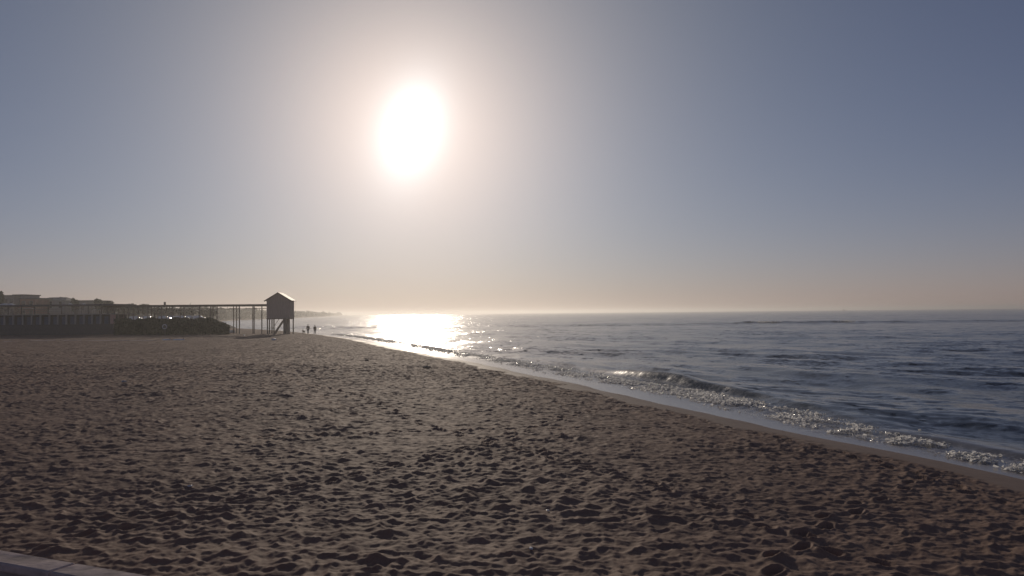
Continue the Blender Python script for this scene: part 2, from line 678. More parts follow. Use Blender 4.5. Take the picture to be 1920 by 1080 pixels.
# long crests running along the shore
along = Yg - 0.25 * Xg
for d0, a0, wd, sd in ((9.5, 0.10, 1.0, 1), (14.5, 0.12, 1.2, 2), (20, 0.12, 1.5, 3), (27, 0.11, 1.7, 4), (36, 0.12, 2.0, 5), (47, 0.12, 2.2, 6), (62, 0.13, 2.6, 7), (80, 0.14, 3.0, 8)):
    c0 = d0 + 4.5 * (fbm(along * 0.022, along * 0, 2, 400 + sd) - 0.5) * (1 + d0 / 30)
    mod = np.clip(fbm(along * 0.05, along * 0 + 9, 2, 420 + sd) * 2.6 - 0.75, 0, 1.2)
    u = (D - c0) / wd
    Zs += a0 * mod * np.exp(-np.where(u < 0, u * u * 2.2, u * u * 0.6)) * far_ok(wd * 2.5)
# the small wave about to break
c0 = foam_at(Yg) + 2.6 * foam_w(Yg) + 0.8 * (fbm(Yg * 0.10, Yg * 0 + 2, 2, 440) - 0.5)
mod = 0.35 + 0.65 * np.exp(-((Yg - 43) / 7.0) ** 2) + 0.15 * (fbm(Yg * 0.3, Yg * 0 + 4, 2, 441) - 0.5)
u = (D - c0) / 0.75
Zs += 0.38 * mod * np.exp(-np.where(u < 0, u * u * 4.0, u * u * 0.5)) * np.clip(Yg / 20, 0, 1) * np.clip((75 - Yg) / 25, 0, 1)
# broken water in the foam
near_w = (Yg < 130) & (D < 12) & (D > 0)
rough_w = np.zeros_like(Xg)
rough_w[near_w] = fbm(Xg[near_w] * 3.4, Yg[near_w] * 2.2, 3, 480) - 0.5
Zs += 0.10 * np.clip((80 - Yg) / 40, 0, 1) * rough_w * np.exp(-((D - foam_at(Yg) - 0.2) / (1.25 * foam_w(Yg))) ** 2)
# wave standing on the outer bar
yb = 231 + 3 * (fbm(Xg * 0.03, Xg * 0, 2, 450) - 0.5)
u = (Yg - yb) / 2.2
mod = np.clip((Xg - 62) / 6, 0, 1) * np.clip((140 - Xg) / 50, 0, 1) * (0.75 + 0.8 * (fbm(Xg * 0.06, Xg * 0 + 5, 2, 451) - 0.4))
Zs += 0.62 * mod * np.exp(-u * u)
# edge laps under the sand
Zs = np.where(D < 0, SEA_Z + 0.004 - 0.05 * np.clip(-D, 0, 1), Zs)
Zs = np.where(D >= 0, np.maximum(Zs, SEA_Z + 0.004 - 0.0 * D), Zs) if False else Zs
foamb = np.exp(-((D - foam_at(Yg)) / (1.5 * foam_w(Yg))) ** 2)
sea_me = grid_mesh('sea', Xg, Yg, Zs, (D > -0.5), {'sea': D, 'foam': foamb})

mw = bpy.data.materials.new('sea_water')
mw.use_nodes = True
n, l = mw.node_tree.nodes, mw.node_tree.links
p = n['Principled BSDF']
geo = n.new('ShaderNodeNewGeometry')
a_sea = n.new('ShaderNodeAttribute'); a_sea.attribute_name = 'sea'
a_foam = n.new('ShaderNodeAttribute'); a_foam.attribute_name = 'foam'
depth = mth('DIVIDE', a_sea.outputs['Fac'], 9.0, clamp=True)
body = ramp(depth, [(0.0, (0.46, 0.38, 0.30)), (0.16, (0.34, 0.29, 0.24)), (0.45, (0.045, 0.055, 0.06)), (1.0, (0.026, 0.038, 0.055))])
ft = tex(7, 6, 0.65)
fm = mth('MULTIPLY', a_foam.outputs['Fac'], mth('MULTIPLY_ADD', ft.outputs[0], 6.0, -2.75, clamp=True), clamp=True)
l.new(mixc(fm, body, (0.72, 0.70, 0.67)), p.inputs['Base Color'])
l.new(mth('MULTIPLY_ADD', fm, 0.5, 0.18), p.inputs['Roughness'])
p.inputs['IOR'].default_value = 1.333
chop = mth('MULTIPLY_ADD', a_sea.outputs['Fac'], 0.25, -0.35, clamp=True)
chop = mth('MULTIPLY_ADD', chop, 0.95, 0.05)
gust = mth('MAXIMUM', mth('MULTIPLY_ADD', tex(0.09, 4, 0.65, mul=(0.6, 1.0, 1)).outputs[0], 4.5, -1.15), 0.3)
steep = mth('MAXIMUM', mth('MULTIPLY_ADD', tex(2.0, 1, 0.5, mul=(1.0, 0.35, 1)).outputs[0], 22.0, -12.6), 0.0)
chop = mth('MULTIPLY', chop, mth('ADD', gust, mth('MINIMUM', steep, 4.2)))
l.new(perturb([(tex(0.10, 3, 0.6, mul=(1.0, 0.5, 1)), 0.32, 0.32), (tex(0.55, 4, 0.6, mul=(1.0, 0.7, 1)), 0.46, 0.46), (tex(2.6, 3, 0.6), 0.38, 0.38)], chop), p.inputs['Normal'])
sea = link('sea', sea_me, mw)
tag(sea, 'calm blue grey sea with small waves running ashore', kind='structure')

# foam lumps along the little breaker and the thin foam edge
nL = 42000
t = RNG.uniform(0, 1, nL)
yy = 15 * (150 / 15) ** (t ** 1.15)
dd = foam_at(yy) + RNG.normal(0, 1, nL) * foam_w(yy) * 0.8
dd = np.maximum(dd, 0.45 * foam_at(yy) + RNG.uniform(0, 0.4, nL))
keepp = fbm(yy * 0.9, dd * 1.2, 3, 470) > 0.47 + 0.10 * RNG.uniform(-1, 1, nL)
yy, dd = yy[keepp], dd[keepp]
cth = 1 / np.sqrt(1 + np.interp(yy, _Y, _slope) ** 2)
xx = shore_x(yy) + dd / cth
size = RNG.uniform(0.015, 0.062, len(yy)) * (1 + yy / 130)
tri = [(i, (i + 1) % 6, 6) for i in range(6)]


def flakes(cx, cy, cz, sz):
    """thin curled scales of bubbles, each tilted its own way"""
    m_ = len(cx)
    ang = RNG.uniform(0, 2 * np.pi, m_)
    tilt_ = RNG.uniform(0.15, 1.35, m_)
    u_ = np.stack([np.cos(ang), np.sin(ang), np.zeros(m_)], -1)
    w_ = np.stack([-np.sin(ang) * np.cos(tilt_), np.cos(ang) * np.cos(tilt_), np.sin(tilt_)], -1)
    nrm = np.cross(u_, w_)
    q = np.array([(math.cos(i * math.pi / 3), .75 * math.sin(i * math.pi / 3)) for i in range(6)] + [(0, 0)])[None] * RNG.uniform(.5, 1.25, (m_, 7, 1))
    v_ = u_[:, None] * q[..., :1] + w_[:, None] * q[..., 1:]
    v_[:, 6] += nrm * RNG.uniform(-.35, .35, m_)[:, None]
    return v_ * sz[:, None, None] + np.stack([cx, cy, cz], -1)[:, None]


vv = flakes(xx, yy, SEA_Z + 0.02 + RNG.uniform(0, 0.09, len(yy)) * np.exp(-((dd - foam_at(yy)) / foam_w(yy)) ** 2), size)
# white breaks on the bar wave
nb_ = 260
bx = np.concatenate([RNG.normal(72.5, 1.6, nb_), RNG.normal(95.5, 1.2, nb_)])
yb_ = 230.0 + 3 * (fbm(bx * 0.03, bx * 0, 2, 450) - 0.5) + RNG.normal(0, 0.8, 2 * nb_)
bz = SEA_Z + 0.30 + RNG.uniform(0, 0.28, 2 * nb_)
v2 = flakes(bx, yb_, bz, RNG.uniform(0.07, 0.18, 2 * nb_))
vv = np.concatenate([vv, v2])
yy = np.concatenate([yy, yb_])
fv = (np.array(tri)[None] + (np.arange(len(yy)) * 7)[:, None, None]).reshape(-1, 3)
fme = bpy.data.meshes.new('sea_foam')
fme.from_pydata(vv.reshape(-1, 3).tolist(), [], fv.tolist())
m_foam = mat('foam', (0.82, 0.81, 0.79), 0.16, 0.04, 10, spec=0.9)
fn_, fl_ = m_foam.node_tree.nodes, m_foam.node_tree.links
tr_ = fn_.new('ShaderNodeBsdfTranslucent')
tr_.inputs['Color'].default_value = (0.85, 0.84, 0.81, 1)
mx_ = fn_.new('ShaderNodeMixShader')
mx_.inputs[0].default_value = 0.72
fl_.new(fn_['Principled BSDF'].outputs[0], mx_.inputs[1])
fl_.new(tr_.outputs[0], mx_.inputs[2])
fl_.new(mx_.outputs[0], fn_['Material Output'].inputs['Surface'])
foam = link('sea_foam', fme, m_foam, smooth=True)
tag(foam, 'line of white foam from the small breaker along the shore', kind='stuff')

# ------------------------------------------------------------------ promenade and kerb
KZ = 1.75
k0, k1 = on_plane(0, 1030, KZ), on_plane(290, 1080, KZ)
kd = (k1 - k0); kd.z = 0; kd.normalize()
kn = Vector((kd.y, -kd.x, 0))
if kn.y > 0:
    kn = -kn                                     # towards the photographer
kang = math.atan2(kd.y, kd.x)
kerb = empty('sea_wall', (k0.x, k0.y, 0), kang)
tag(kerb, 'low pale concrete sea wall beside the promenade, in the near corner', 'wall')
# local x along the wall, local -y towards the photographer
wall_b = MB()
wall_b.box(-14, 16, -0.15, -0.03, -0.4, KZ - 0.055)
wall_b.build('wall_body', M['concrete'], kerb)
xx0 = -15.3
while xx0 < 16:
    cb = MB(); cb.box(xx0 + 0.004, xx0 + 2.0 - 0.004, -0.18, 0.0, KZ - 0.055, KZ)
    cb.build('coping_stone', M['kerb'], kerb, bevel=0.014)
    xx0 += 2.0
pm = MB(); pm.box(-14, 16, -9.0, -0.15, -0.4, KZ - 0.14)
pv = link('promenade', pm.mesh('promenade'), M['paving'])
pv.location = kerb.location; pv.rotation_euler = kerb.rotation_euler
tag(pv, 'pinkish promenade pavement behind the sea wall', kind='structure')

# ------------------------------------------------------------------ hut on stilts
HY = 140.0
hb = at(526, 600, HY)
hx, hz = hb.x, ground_z(hb.x, HY)
px = HY / F                                     # metres per photograph pixel there
hut = empty('beach_hut', (hx, HY, hz), R(4))
tag(hut, 'tall wooden beach hut on stilts with gable roof and stair', 'hut')
hw = 21.2 * px
zb = at(526, 598.5, HY).z - hz
ze = at(526, 562.5, HY).z - hz
za = at(526, 549.5, HY).z - hz
dp = 3.6
for y_ in (-dp / 2 + 0.1, dp / 2 - 0.1):
    for x_ in (-hw + 0.13, -hw + 1.35 * 0.35, hw - 0.13):
        MB().box(x_ - 0.09, x_ + 0.09, y_ - 0.09, y_ + 0.09, -0.6, zb).build('stilt', M['wood'], hut)
MB().box(hw - 1.15, hw - 0.62, -dp / 2 + 0.12, dp / 2 - 0.5, -0.4, zb).build('pump_casing', M['wood'], hut)
MB().box(-hw - 0.03, hw + 0.03, -dp / 2 - 0.05, dp / 2 + 0.05, zb, zb + 0.16).build('floor_frame', M['wood'], hut)
# walls of upright boards, gable ends included
nb = 14
for side, yb0, yb1 in (('front', -dp / 2, -dp / 2 + 0.05), ('back', dp / 2 - 0.05, dp / 2)):
    for i in range(nb):
        x0 = -hw + 2 * hw * i / nb + 0.006
        x1 = -hw + 2 * hw * (i + 1) / nb - 0.006
        zt = lambda x: ze + (za - ze - 0.08) * (1 - abs(x) / hw) - 0.02
        off = RNG.uniform(-0.006, 0.006)
        vs = [(x0, yb0 + off, zb + 0.163), (x1, yb0 + off, zb + 0.163), (x1, yb1 + off, zb + 0.163), (x0, yb1 + off, zb + 0.163),
              (x0, yb0 + off, zt(x0)), (x1, yb0 + off, zt(x1)), (x1, yb1 + off, zt(x1)), (x0, yb1 + off, zt(x0))]
        MB().add(vs, [(0, 3, 2, 1), (4, 5, 6, 7), (0, 1, 5, 4), (1, 2, 6, 5), (2, 3, 7, 6), (3, 0, 4, 7)]).build('board', M['hut'], hut)
for x0, x1 in ((-hw, -hw + 0.05), (hw - 0.05, hw)):
    MB().box(x0, x1, -dp / 2 + 0.06, dp / 2 - 0.06, zb + 0.163, ze - 0.03).build('side_wall', M['hut'], hut)
for sgn in (-1, 1):
    ov = hw + 0.34
    zo = ze - (za - ze) * 0.34 / hw
    g = MB()
    y0, y1 = -dp / 2 - 0.35, dp / 2 + 0.35
    vs = [(0, y0, za), (sgn * ov, y0, zo), (sgn * ov, y1, zo), (0, y1, za)]
    vs += [(a, b, c + 0.09) for a, b, c in vs]
    f_ = [(0, 1, 2, 3), (7, 6, 5, 4), (0, 4, 5, 1), (1, 5, 6, 2), (2, 6, 7, 3), (3, 7, 4, 0)]
    g.add(vs, f_ if sgn < 0 else [tuple(reversed(q)) for q in f_])
    g.build('roof_slope', M['roof'], hut)
    MB().bar((0, y0 - 0.03, za - 0.02), (sgn * ov, y0 - 0.03, zo - 0.02), 0.05, 0.2).build('barge_board', M['wood'], hut)
st = None
s0, s1 = Vector((-hw + 0.95, -0.9, -0.1)), Vector((hw - 1.25, -0.9, zb - 0.05))
for y_ in (-0.95, 0.0):
    MB().bar((s0.x, y_, s0.z), (s1.x, y_, s1.z), 0.07, 0.18).build('stair_string', M['wood'], hut)
for i in range(9):
    q = s0.lerp(s1, (i + 0.5) / 9)
    MB().box(q.x - 0.12, q.x + 0.12, -0.91, -0.04, q.z - 0.02, q.z + 0.02).build('tread', M['wood'], hut)
MB().bar((s0.x - 0.15, -1.0, s0.z + 1.0), (s1.x - 0.15, -1.0, s1.z + 1.0), 0.05, 0.07).build('handrail', M['wood'], hut)

# ------------------------------------------------------------------ elevated trestle leading to the hut
tx1 = hx - hw - 0.12
tx0 = at(198, 590, HY).x
tres = empty('trestle', (tx1, HY, hz), 0)
tag(tres, 'long elevated timber trestle on slim posts running to the hut', 'trestle')
zt1 = at(505, 570.8, HY).z - hz
zt0 = at(198, 573.2, HY).z - hz
L = tx0 - tx1
for y_ in (-0.9, 0.9):
    MB().bar((0, y_, zt1 - 0.17), (L, y_, zt0 - 0.17), 0.12, 0.30).build('beam', M['wood'], tres)
MB().bar((0, 0, zt1 + 0.02), (L, 0, zt0 + 0.02), 2.1, 0.06).build('deck', M['wood'], tres)
MB().bar((0, -0.9, zt1 - 0.72), (L, -0.9, zt0 - 0.72), 0.06, 0.10).build('tie_rail', M['wood'], tres)
for pxx in (491, 476.5, 474, 449, 443.5, 438, 407, 399.5, 395, 374, 360, 345, 338, 323, 312, 303, 296, 290, 284, 277, 268, 259, 250, 241, 232, 222, 211, 202):
    bk = pxx in (474, 443.5, 438, 399.5, 360, 338, 312, 296, 284, 268, 250, 232, 211)
    X = at(pxx, 600, HY + (0.9 if bk else -0.9)).x - tx1
    y_ = 0.9 if bk else -0.9
    zt = zt1 + (zt0 - zt1) * X / L
    rr = 0.075 if not bk else 0.06
    MB().box(X - rr, X + rr, y_ - rr, y_ + rr, -0.6, zt - 0.32).build('post', M['wood'], tres)
xx_ = at(309, 569, HY).x - tx1
MB().box(xx_ - 0.12, xx_ + 0.12, -0.15, 0.15, zt0 + 0.05, zt0 + 0.55).build('lamp_box', M['dark'], tres)

# ------------------------------------------------------------------ foliage things


def leaf_cloud(c, r, n_, size, rng):
    """many small leaf clumps through an uneven crown volume"""
    m_ = MB()
    lobes = [(Vector(c) + Vector((rng.uniform(-.6, .6) * r[0], rng.uniform(-.6, .6) * r[1], rng.uniform(-.45, .62) * r[2])), rng.uniform(.38, .6)) for _ in range(9)]
    for _ in range(n_):
        lc, lr = rng.choice(lobes)
        v = Vector((rng.gauss(0, 1), rng.gauss(0, 1), rng.gauss(0, 1))).normalized() * (rng.random() ** 0.4) * lr
        q = lc + Vector((v.x * r[0], v.y * r[1], v.z * r[2]))
        a = Vector((rng.gauss(0, 1), rng.gauss(0, 1), rng.gauss(0, .6))).normalized()
        b = a.cross(Vector((rng.gauss(0, 1), rng.gauss(0, 1), rng.gauss(0, 1)))).normalized()
        s_ = size * rng.uniform(.5, 1.3)
        m_.add([q - a * s_, q + b * s_ * .5, q + a * s_, q - b * s_ * .5], [(0, 1, 2, 3)])
    return m_


def tree(pxc, ytop, width_px, Y, label, leafmat, flat=0.5, name='tree'):
    rng = random.Random(int(pxc * 10 + ytop))
    top = at(pxc, ytop, Y)
    gz = ground_z(top.x, Y)
    hgt = top.z - gz
    w = width_px * Y / F / 2
    rz_ = max(w * flat, hgt * 0.25)
    root = empty(name, (top.x, Y, gz))
    tr = MB()
    tr.tube([(0, 0, -0.3), (0.1, 0, hgt * .35), (0, 0.1, hgt - rz_)], [hgt * .035, hgt * .025, hgt * .015], 7)
    for s_ in (-1, 1):
        tr.tube([(0.05, 0, hgt * .4), (s_ * w * .35, 0.2 * s_, hgt - rz_ * 1.1), (s_ * w * .6, 0, hgt - rz_ * .7)], [hgt * .018, hgt * .012, hgt * .006], 6)
    tr.build('trunk', M['bark'], root)
    leaf_cloud((0, 0, hgt - rz_), (w, w * .8, rz_), 2200, max(0.34, w * .16), rng).build('crown', leafmat, root)
    tag(root, label, 'tree', 'trees along the coast road')
    return root


# hedge in front of the coast road
h0, h1 = at(217, 600, 135), at(428, 600, 135)
gz = ground_z((h0.x + h1.x) / 2, 135)
hedge = empty('hedge', ((h0.x + h1.x) / 2, 135, gz))
tag(hedge, 'long dark clipped hedge standing before the trestle', 'hedge')
rng = random.Random(3)
hm = MB()
hl = (h1.x - h0.x) / 2
for _ in range(20000):
    x_ = rng.uniform(-hl, hl)
    top_ = (at(300, 597.5, 135).z - gz) * (1 - 0.45 * max(0, (x_ / hl - .6) / .4) ** 1.5) + 0.12 * math.sin(x_ * 1.3) + 0.1 * math.sin(x_ * 3.1)
    q = Vector((x_, rng.uniform(-.8, .8), top_ * rng.random() ** .8))
    a = Vector((rng.gauss(0, 1), rng.gauss(0, 1), rng.gauss(0, .7))).normalized()
    b = a.cross(Vector((rng.gauss(0, 1), rng.gauss(0, 1), rng.gauss(0, 1)))).normalized()
    s_ = rng.uniform(.08, .24)
    hm.add([q - a * s_, q + b * s_ * .6, q + a * s_, q - b * s_ * .6], [(0, 1, 2, 3)])
hm.build('foliage', M['leaf'], hedge)
hs = MB()
for i in range(20):
    x_ = -hl + 2 * hl * (i + .5) / 20
    hs.tube([(x_, 0, -.3), (x_ + .1, .1, 1.4)], [.05, .03], 5)
tag(hs.build('stems', M['bark'], hedge), kind='stuff')

# ------------------------------------------------------------------ beach club terrace on the left
CY = 138.0
cp = CY / F
cx0, cx1 = at(-60, 600, CY).x, at(216, 600, CY).x
cgz = ground_z(cx1, CY)
club = empty('beach_club', (cx1, CY, cgz))
tag(club, 'dark beach club with row of cabins under a roofed terrace', 'building')
Lc = cx0 - cx1
zz = lambda py: at(110, py, CY).z - cgz
z_pl, z_cab, z_can = zz(608.5), zz(590.5), zz(572)
MB().box(Lc, 0, 0.0, 7, -0.5, z_pl).build('plinth', M['dark'], club)
MB().box(Lc, -0.9, 0.6, 6, z_pl, z_cab).build('cabin_wall', M['dark'], club)
MB().box(Lc, 0.05, -0.25, 7, z_cab, z_cab + 0.12).build('terrace_slab', M['grey'], club)
MB().box(-0.9, 0.0, 0.05, 0.15, z_pl + 0.02, z_cab - 0.01).build('end_panel', M['pink'], club)
pxs = [8, 24, 42, 59, 75, 92, 108, 124, 141, 157, 172, 188]
for q in [-24, -8] + pxs:
    X = at(q, 600, CY).x - cx1
    MB().box(X - 0.13, X + 0.13, 0.02, 0.2, z_pl, z_cab - 0.003).build('pillar', M['grey'], club)
    dr = MB().box(X + 0.42, X + 1.12, 0.56, 0.6, z_pl + 0.02, z_cab - 0.3).build('door', M['blue'], club)
    MB().box(X + 1.0, X + 1.05, 0.52, 0.56, z_pl + 0.75, z_pl + 0.85).build('handle', M['roof'], dr)
for zq, w_ in ((z_cab + 1.0, 0.07), (z_cab + 0.62, 0.045), (z_cab + 0.3, 0.045)):
    MB().box(Lc, 0, -0.2, -0.2 + w_, zq - w_ / 2, zq + w_ / 2).build('railing', M['wood'], club)
for i in range(12):
    X = Lc * (i / 11.0)
    MB().box(X - 0.06 if i else -0.12, X + 0.06 if i else 0, -0.13, 0.0, z_cab + 0.12, z_can - 0.15).build('terrace_post', M['wood'], club)
MB().box(Lc, 0.4, -0.6, 7, z_can - 0.15, z_can + 0.1).build('canopy_roof', M['roof'], club)
for q, w_, y_ in ((147, 1.3, 588), (181, 1.1, 588), (192, 0.5, 582)):
    X = at(q, y_, CY + 2).x - cx1
    tb = empty('terrace_table', (cx1 + X, CY + 2, cgz + z_cab + 0.12))
    MB().box(-w_ / 2, w_ / 2, -.35, .35, .70, .74).build('table_top', M['white'], tb)
    for a in (-1, 1):
        for b in (-1, 1):
            MB().box(a * (w_ / 2 - .06) - .02, a * (w_ / 2 - .06) + .02, b * .3 - .02, b * .3 + .02, 0, .7).build('leg', M['white'], tb)
    tag(tb, {147: 'wide white table on the terrace above the cabins', 181: 'white table near the right end of the terrace',
             192: 'small white table at the right end of the terrace'}[q], 'table', 'white tables on the terrace')

# ------------------------------------------------------------------ coast road bank with parked cars
b0, b1 = at(150, 600, 215), at(384, 600, 215)
bank = MB()
rgz = ground_z((b0.x + b1.x) / 2, 215)
RZ = at(330, 592.3, 215).z - 1.47
bank.add([(b0.x - 120, 209, rgz - 1), (b1.x + 5, 209, rgz - 1), (b1.x + 5, 229, rgz - 1), (b0.x - 120, 229, rgz - 1), (b0.x - 120, 212, RZ), (b1.x, 212, RZ), (b1.x, 226, RZ), (b0.x - 120, 226, RZ)], [(0, 3, 2, 1), (4, 5, 6, 7), (0, 1, 5, 4), (1, 2, 6, 5), (2, 3, 7, 6), (3, 0, 4, 7)])
bk_o = link('road_bank', bank.mesh('road_bank'), M['earth'])
tag(bk_o, 'raised earth bank that carries the coast road', kind='structure')
rd = MB().box(b0.x - 120, b1.x, 213, 225, RZ + .004, RZ + .06)
rd_o = link('coast_road', rd.mesh('coast_road'), M['road'])
tag(rd_o, 'coast road behind the beach', kind='structure')


def car_proto():
    root = empty('parked_car')
    prof = [(-2.05, .35), (-2.1, .75), (-1.95, .92), (-1.35, .98), (-.75, 1.42), (.72, 1.45), (1.22, 1.0), (2.0, .9), (2.1, .7), (2.05, .35)]
    vs = [(x, -.82 + (.14 if z > 1.1 else 0), z) for x, z in prof] + [(x, .82 - (.14 if z > 1.1 else 0), z) for x, z in prof]
    N = len(prof)
    fs = [tuple(range(N)), tuple(range(2 * N - 1, N - 1, -1))] + [(i, i + N, (i + 1) % N + N, (i + 1) % N) for i in range(N)]
    MB().add(vs, fs).build('body', M['gloss'], root, bevel=.13)
    for s_ in (-1, 1):
        MB().add([(-1.15, s_ * .79, 1.0), (1.05, s_ * .79, 1.0), (.68, s_ * .70, 1.36), (-.7, s_ * .70, 1.36)], [(0, 1, 2, 3)]).build('side_window', M['glass'], root)
        for x in (-1.3, 1.3):
            w_ = MB()
            w_.tube([(x, s_ * .70, .32), (x, s_ * .86, .32)], [.32, .32], 14)
            w_.build('wheel', M['tyre'], root)
    ws = MB()
    vs, fs = [], []
    for i in range(6):                       # bowed windscreen
        for j in range(9):
            u_, v_ = i / 5, -1 + 2 * j / 8
            vs.append((1.235 - .48 * u_ + .09 * math.sin(math.pi * u_) - .10 * v_ * v_ + .03, v_ * (.72 - .10 * u_), 1.01 + .43 * u_))
    for i in range(5):
        for j in range(8):
            a = i * 9 + j
            fs.append((a, a + 1, a + 10, a + 9))
    ws.add(vs, fs).build('windscreen', M['glass'], root, smooth=True)
    return root


def copy_tree(o, parent=None):
    c = o.copy()
    COL.objects.link(c)
    if parent:
        c.parent = parent
    for ch in list(o.children):
        copy_tree(ch, c)
    return c


car0 = car_proto()
spots = [(252, 216.5, 'white parked car at the left end of the near row above the hedge'),
         (305, 216.5, 'white parked car above the hedge, straight over the round life ring'),
         (338, 216.5, 'white parked car in the near row, right of the one over the life ring'),
         (370, 216.5, 'white parked car at the right end of the near row above the hedge'),
         (274, 222.5, 'white parked car at the left end of the far row above the hedge'),
         (322, 222.5, 'white parked car in the middle of the far row above the hedge'),
         (354, 222.5, 'white parked car at the right end of the far row above the hedge')]
for i, (q, y_, lab) in enumerate(spots):
    o = car0 if i == 0 else copy_tree(car0)
    P = at(q, 594, y_)
    o.location = (P.x, y_, RZ + .064)
    o.rotation_euler = (0, 0, R([9, 12, 7, 10, 14, 8, 11][i]))
    tag(o, lab, 'car', 'white cars parked along the coast road')

# ------------------------------------------------------------------ skyline houses and trees
BY = 262.0


def house(x0, x1, ytop, label, wall, storeys, depth=9, dy=0, extra=None, pitched=False):
    a, b = at(x0, 575, BY + dy), at(x1, 575, BY + dy)
    gz_ = 0.3
    top = at((x0 + x1) / 2, ytop, BY + dy).z - gz_
    root = empty('house', ((a.x + b.x) / 2, BY + dy, gz_))
    w = (b.x - a.x) / 2
    MB().box(-w, w, 0, depth, -.5, top - (0.35 if not pitched else 1.2)).build('wall', wall, root)
    if pitched:
        vs = [(-w - .4, -.4, top - 1.2), (w + .4, -.4, top - 1.2), (w + .4, depth + .4, top - 1.2), (-w - .4, depth + .4, top - 1.2), (-w * .6, depth / 2, top), (w * .6, depth / 2, top)]
        MB().add(vs, [(3, 2, 1, 0), (0, 1, 5, 4), (1, 2, 5), (2, 3, 4, 5), (3, 0, 4)]).build('roof', M['roof'], root)
    else:
        MB().box(-w - .3, w + .3, -.3, depth + .3, top - .35, top).build('roof', M['roof'], root)
    sh = (top - .5) / storeys
    nw = max(2, int(2 * w / 2.6))
    for s_ in range(storeys):
        for i in range(nw):
            X = -w + 2 * w * (i + .5) / nw
            z0 = s_ * sh + sh * .3
            fr = MB().box(X - .55, X + .55, -.06, .0, z0, z0 + sh * .5).build('window', M['grey'], root)
            MB().box(X - .45, X + .45, -.075, -.06, z0 + .1, z0 + sh * .5 - .1).build('pane', M['glass'], fr)
        if s_:
            MB().box(-w * .9, w * .9, -1.2, -.07, s_ * sh - .1, s_ * sh + .08).build('balcony_slab', M['grey'], root)
            MB().box(-w * .9, w * .9, -1.2, -1.14, s_ * sh + .08, s_ * sh + .9).build('balcony_front', wall, root)
    tag(root, label, 'house', 'houses along the seafront')
    return root


house(-60, 3, 556, 'cream house cut by the left picture edge', M['plaster'], 3)
house(6, 26, 553.2, 'cream flat roofed house at the far left, beside the dark block', M['plaster'], 3)
house(25.5, 44, 552, 'dark grey block, tallest flat roof on the left skyline', M['grey'], 3, dy=3)
house(37, 66, 558.5, 'low reddish house right of the tallest dark block', M['red'], 3, dy=-4)
house(67, 122, 557, 'wide grey house with hipped roof behind the terrace', M['grey'], 2, dy=4, pitched=True)
house(147, 181, 563, 'small cream house between two round trees', M['plaster'], 2, dy=2)
tree(1, 546, 14, 250, 'tall dark tree at the left picture edge', M['leaf'], 1.2)
tree(110, 556, 28, 275, 'dark tree behind the right part of the hipped roof', M['leaf'], .6)
tree(129, 562, 20, 270, 'small pale tree right of the hipped roof house', M['leaf2'], .7)
tree(142, 560, 13, 256, 'narrow dark tree left of the small cream house', M['leaf'], .9)
tree(188, 560.5, 20, 256, 'round dark tree right of the small cream house', M['leaf'], .7)
tree(203, 565.5, 26, 264, 'low spreading tree right of the round dark tree', M['leaf2'], .4)
tree(234, 568, 32, 272, 'broad low tree over the left end of the trestle', M['leaf'], .35)
tree(272, 569.5, 26, 278, 'last low tree showing above the trestle', M['leaf'], .35)
tree(250, 574, 40, 262, 'wide bushy tree behind the closely set trestle posts', M['leaf2'], .4)
tree(310, 577, 44, 270, 'wide bushy tree behind the middle of the trestle', M['leaf2'], .4)
tree(352, 579, 40, 276, 'bushy tree behind the trestle right of the middle', M['leaf'], .4)
tree(388, 580, 34, 284, 'bushy tree behind the right part of the trestle', M['leaf2'], .4)
# two white awnings between houses and terrace
for q, w_, lab in ((8, 1.7, 'white awning at the left edge above the terrace roof'), (20.5, 1.2, 'smaller white awning right of the first above the terrace roof'),
                   (132, 0.9, 'white awning beside the narrow dark tree'), (157, 1.1, 'white awning in front of the small cream house')):
    P = at(q, 570.5, 200)
    aw = empty('awning', (P.x, 200, ground_z(P.x, 200)))
    zt = P.z - aw.location.z
    MB().add([(-w_, -1, zt - .3), (w_, -1, zt - .3), (w_, 1, zt - .3), (-w_, 1, zt - .3), (0, 0, zt + .25)], [(0, 1, 4), (1, 2, 4), (2, 3, 4), (3, 0, 4), (3, 2, 1, 0)]).build('canopy', M['white'], aw)
    for a in (-1, 1):
        for b in (-1, 1):
            MB().box(a * w_ * .95 - .04, a * w_ * .95 + .04, b * .93 - .04, b * .93 + .04, -.3, zt - .3).build('pole', M['wood'], aw)
    tag(aw, lab, 'awning', 'white awnings along the seafront')

# far wooded coast: one dark mass, plus a few blocks on the headland
rng = random.Random(9)
fw = MB()
ys_ = [470, 520, 580, 650, 720, 800, 870, 960, 1080, 1220, 1400, 1650, 1950, 2300, 2700]
for i in range(len(ys_) - 1):
    for _ in range(150 if ys_[i] < 1500 else 60):
        y_ = rng.uniform(ys_[i], ys_[i + 1])
        back = rng.uniform(6, 60 + y_ * .03)
        x_ = float(shore_x(y_)) - back
        hgt = rng.uniform(5.5, 8.6) * (1 + .12 * math.sin(y_ * .02)) * (1.0 if y_ < 1000 else .85)
        w_ = rng.uniform(3, 6) * (1 + y_ / 2500)
        for _k in range(9):
            q = Vector((x_ + rng.gauss(0, w_ * .4), y_ + rng.gauss(0, w_ * .4), .3 + hgt * rng.uniform(.25, 1)))
            a = Vector((rng.gauss(0, 1), rng.gauss(0, 1), rng.gauss(0, .6))).normalized()
            b = a.cross(Vector((rng.gauss(0, 1), rng.gauss(0, 1), rng.gauss(0, 1)))).normalized()
            s_ = w_ * rng.uniform(.3, .6)
            fw.add([q - a * s_, q + b * s_ * .6, q + a * s_, q - b * s_ * .6], [(0, 1, 2, 3)])
wood_o = fw.build('far_wood', M['leaf2'])
tag(wood_o, 'hazy dark strip of trees along the far coast', kind='stuff')
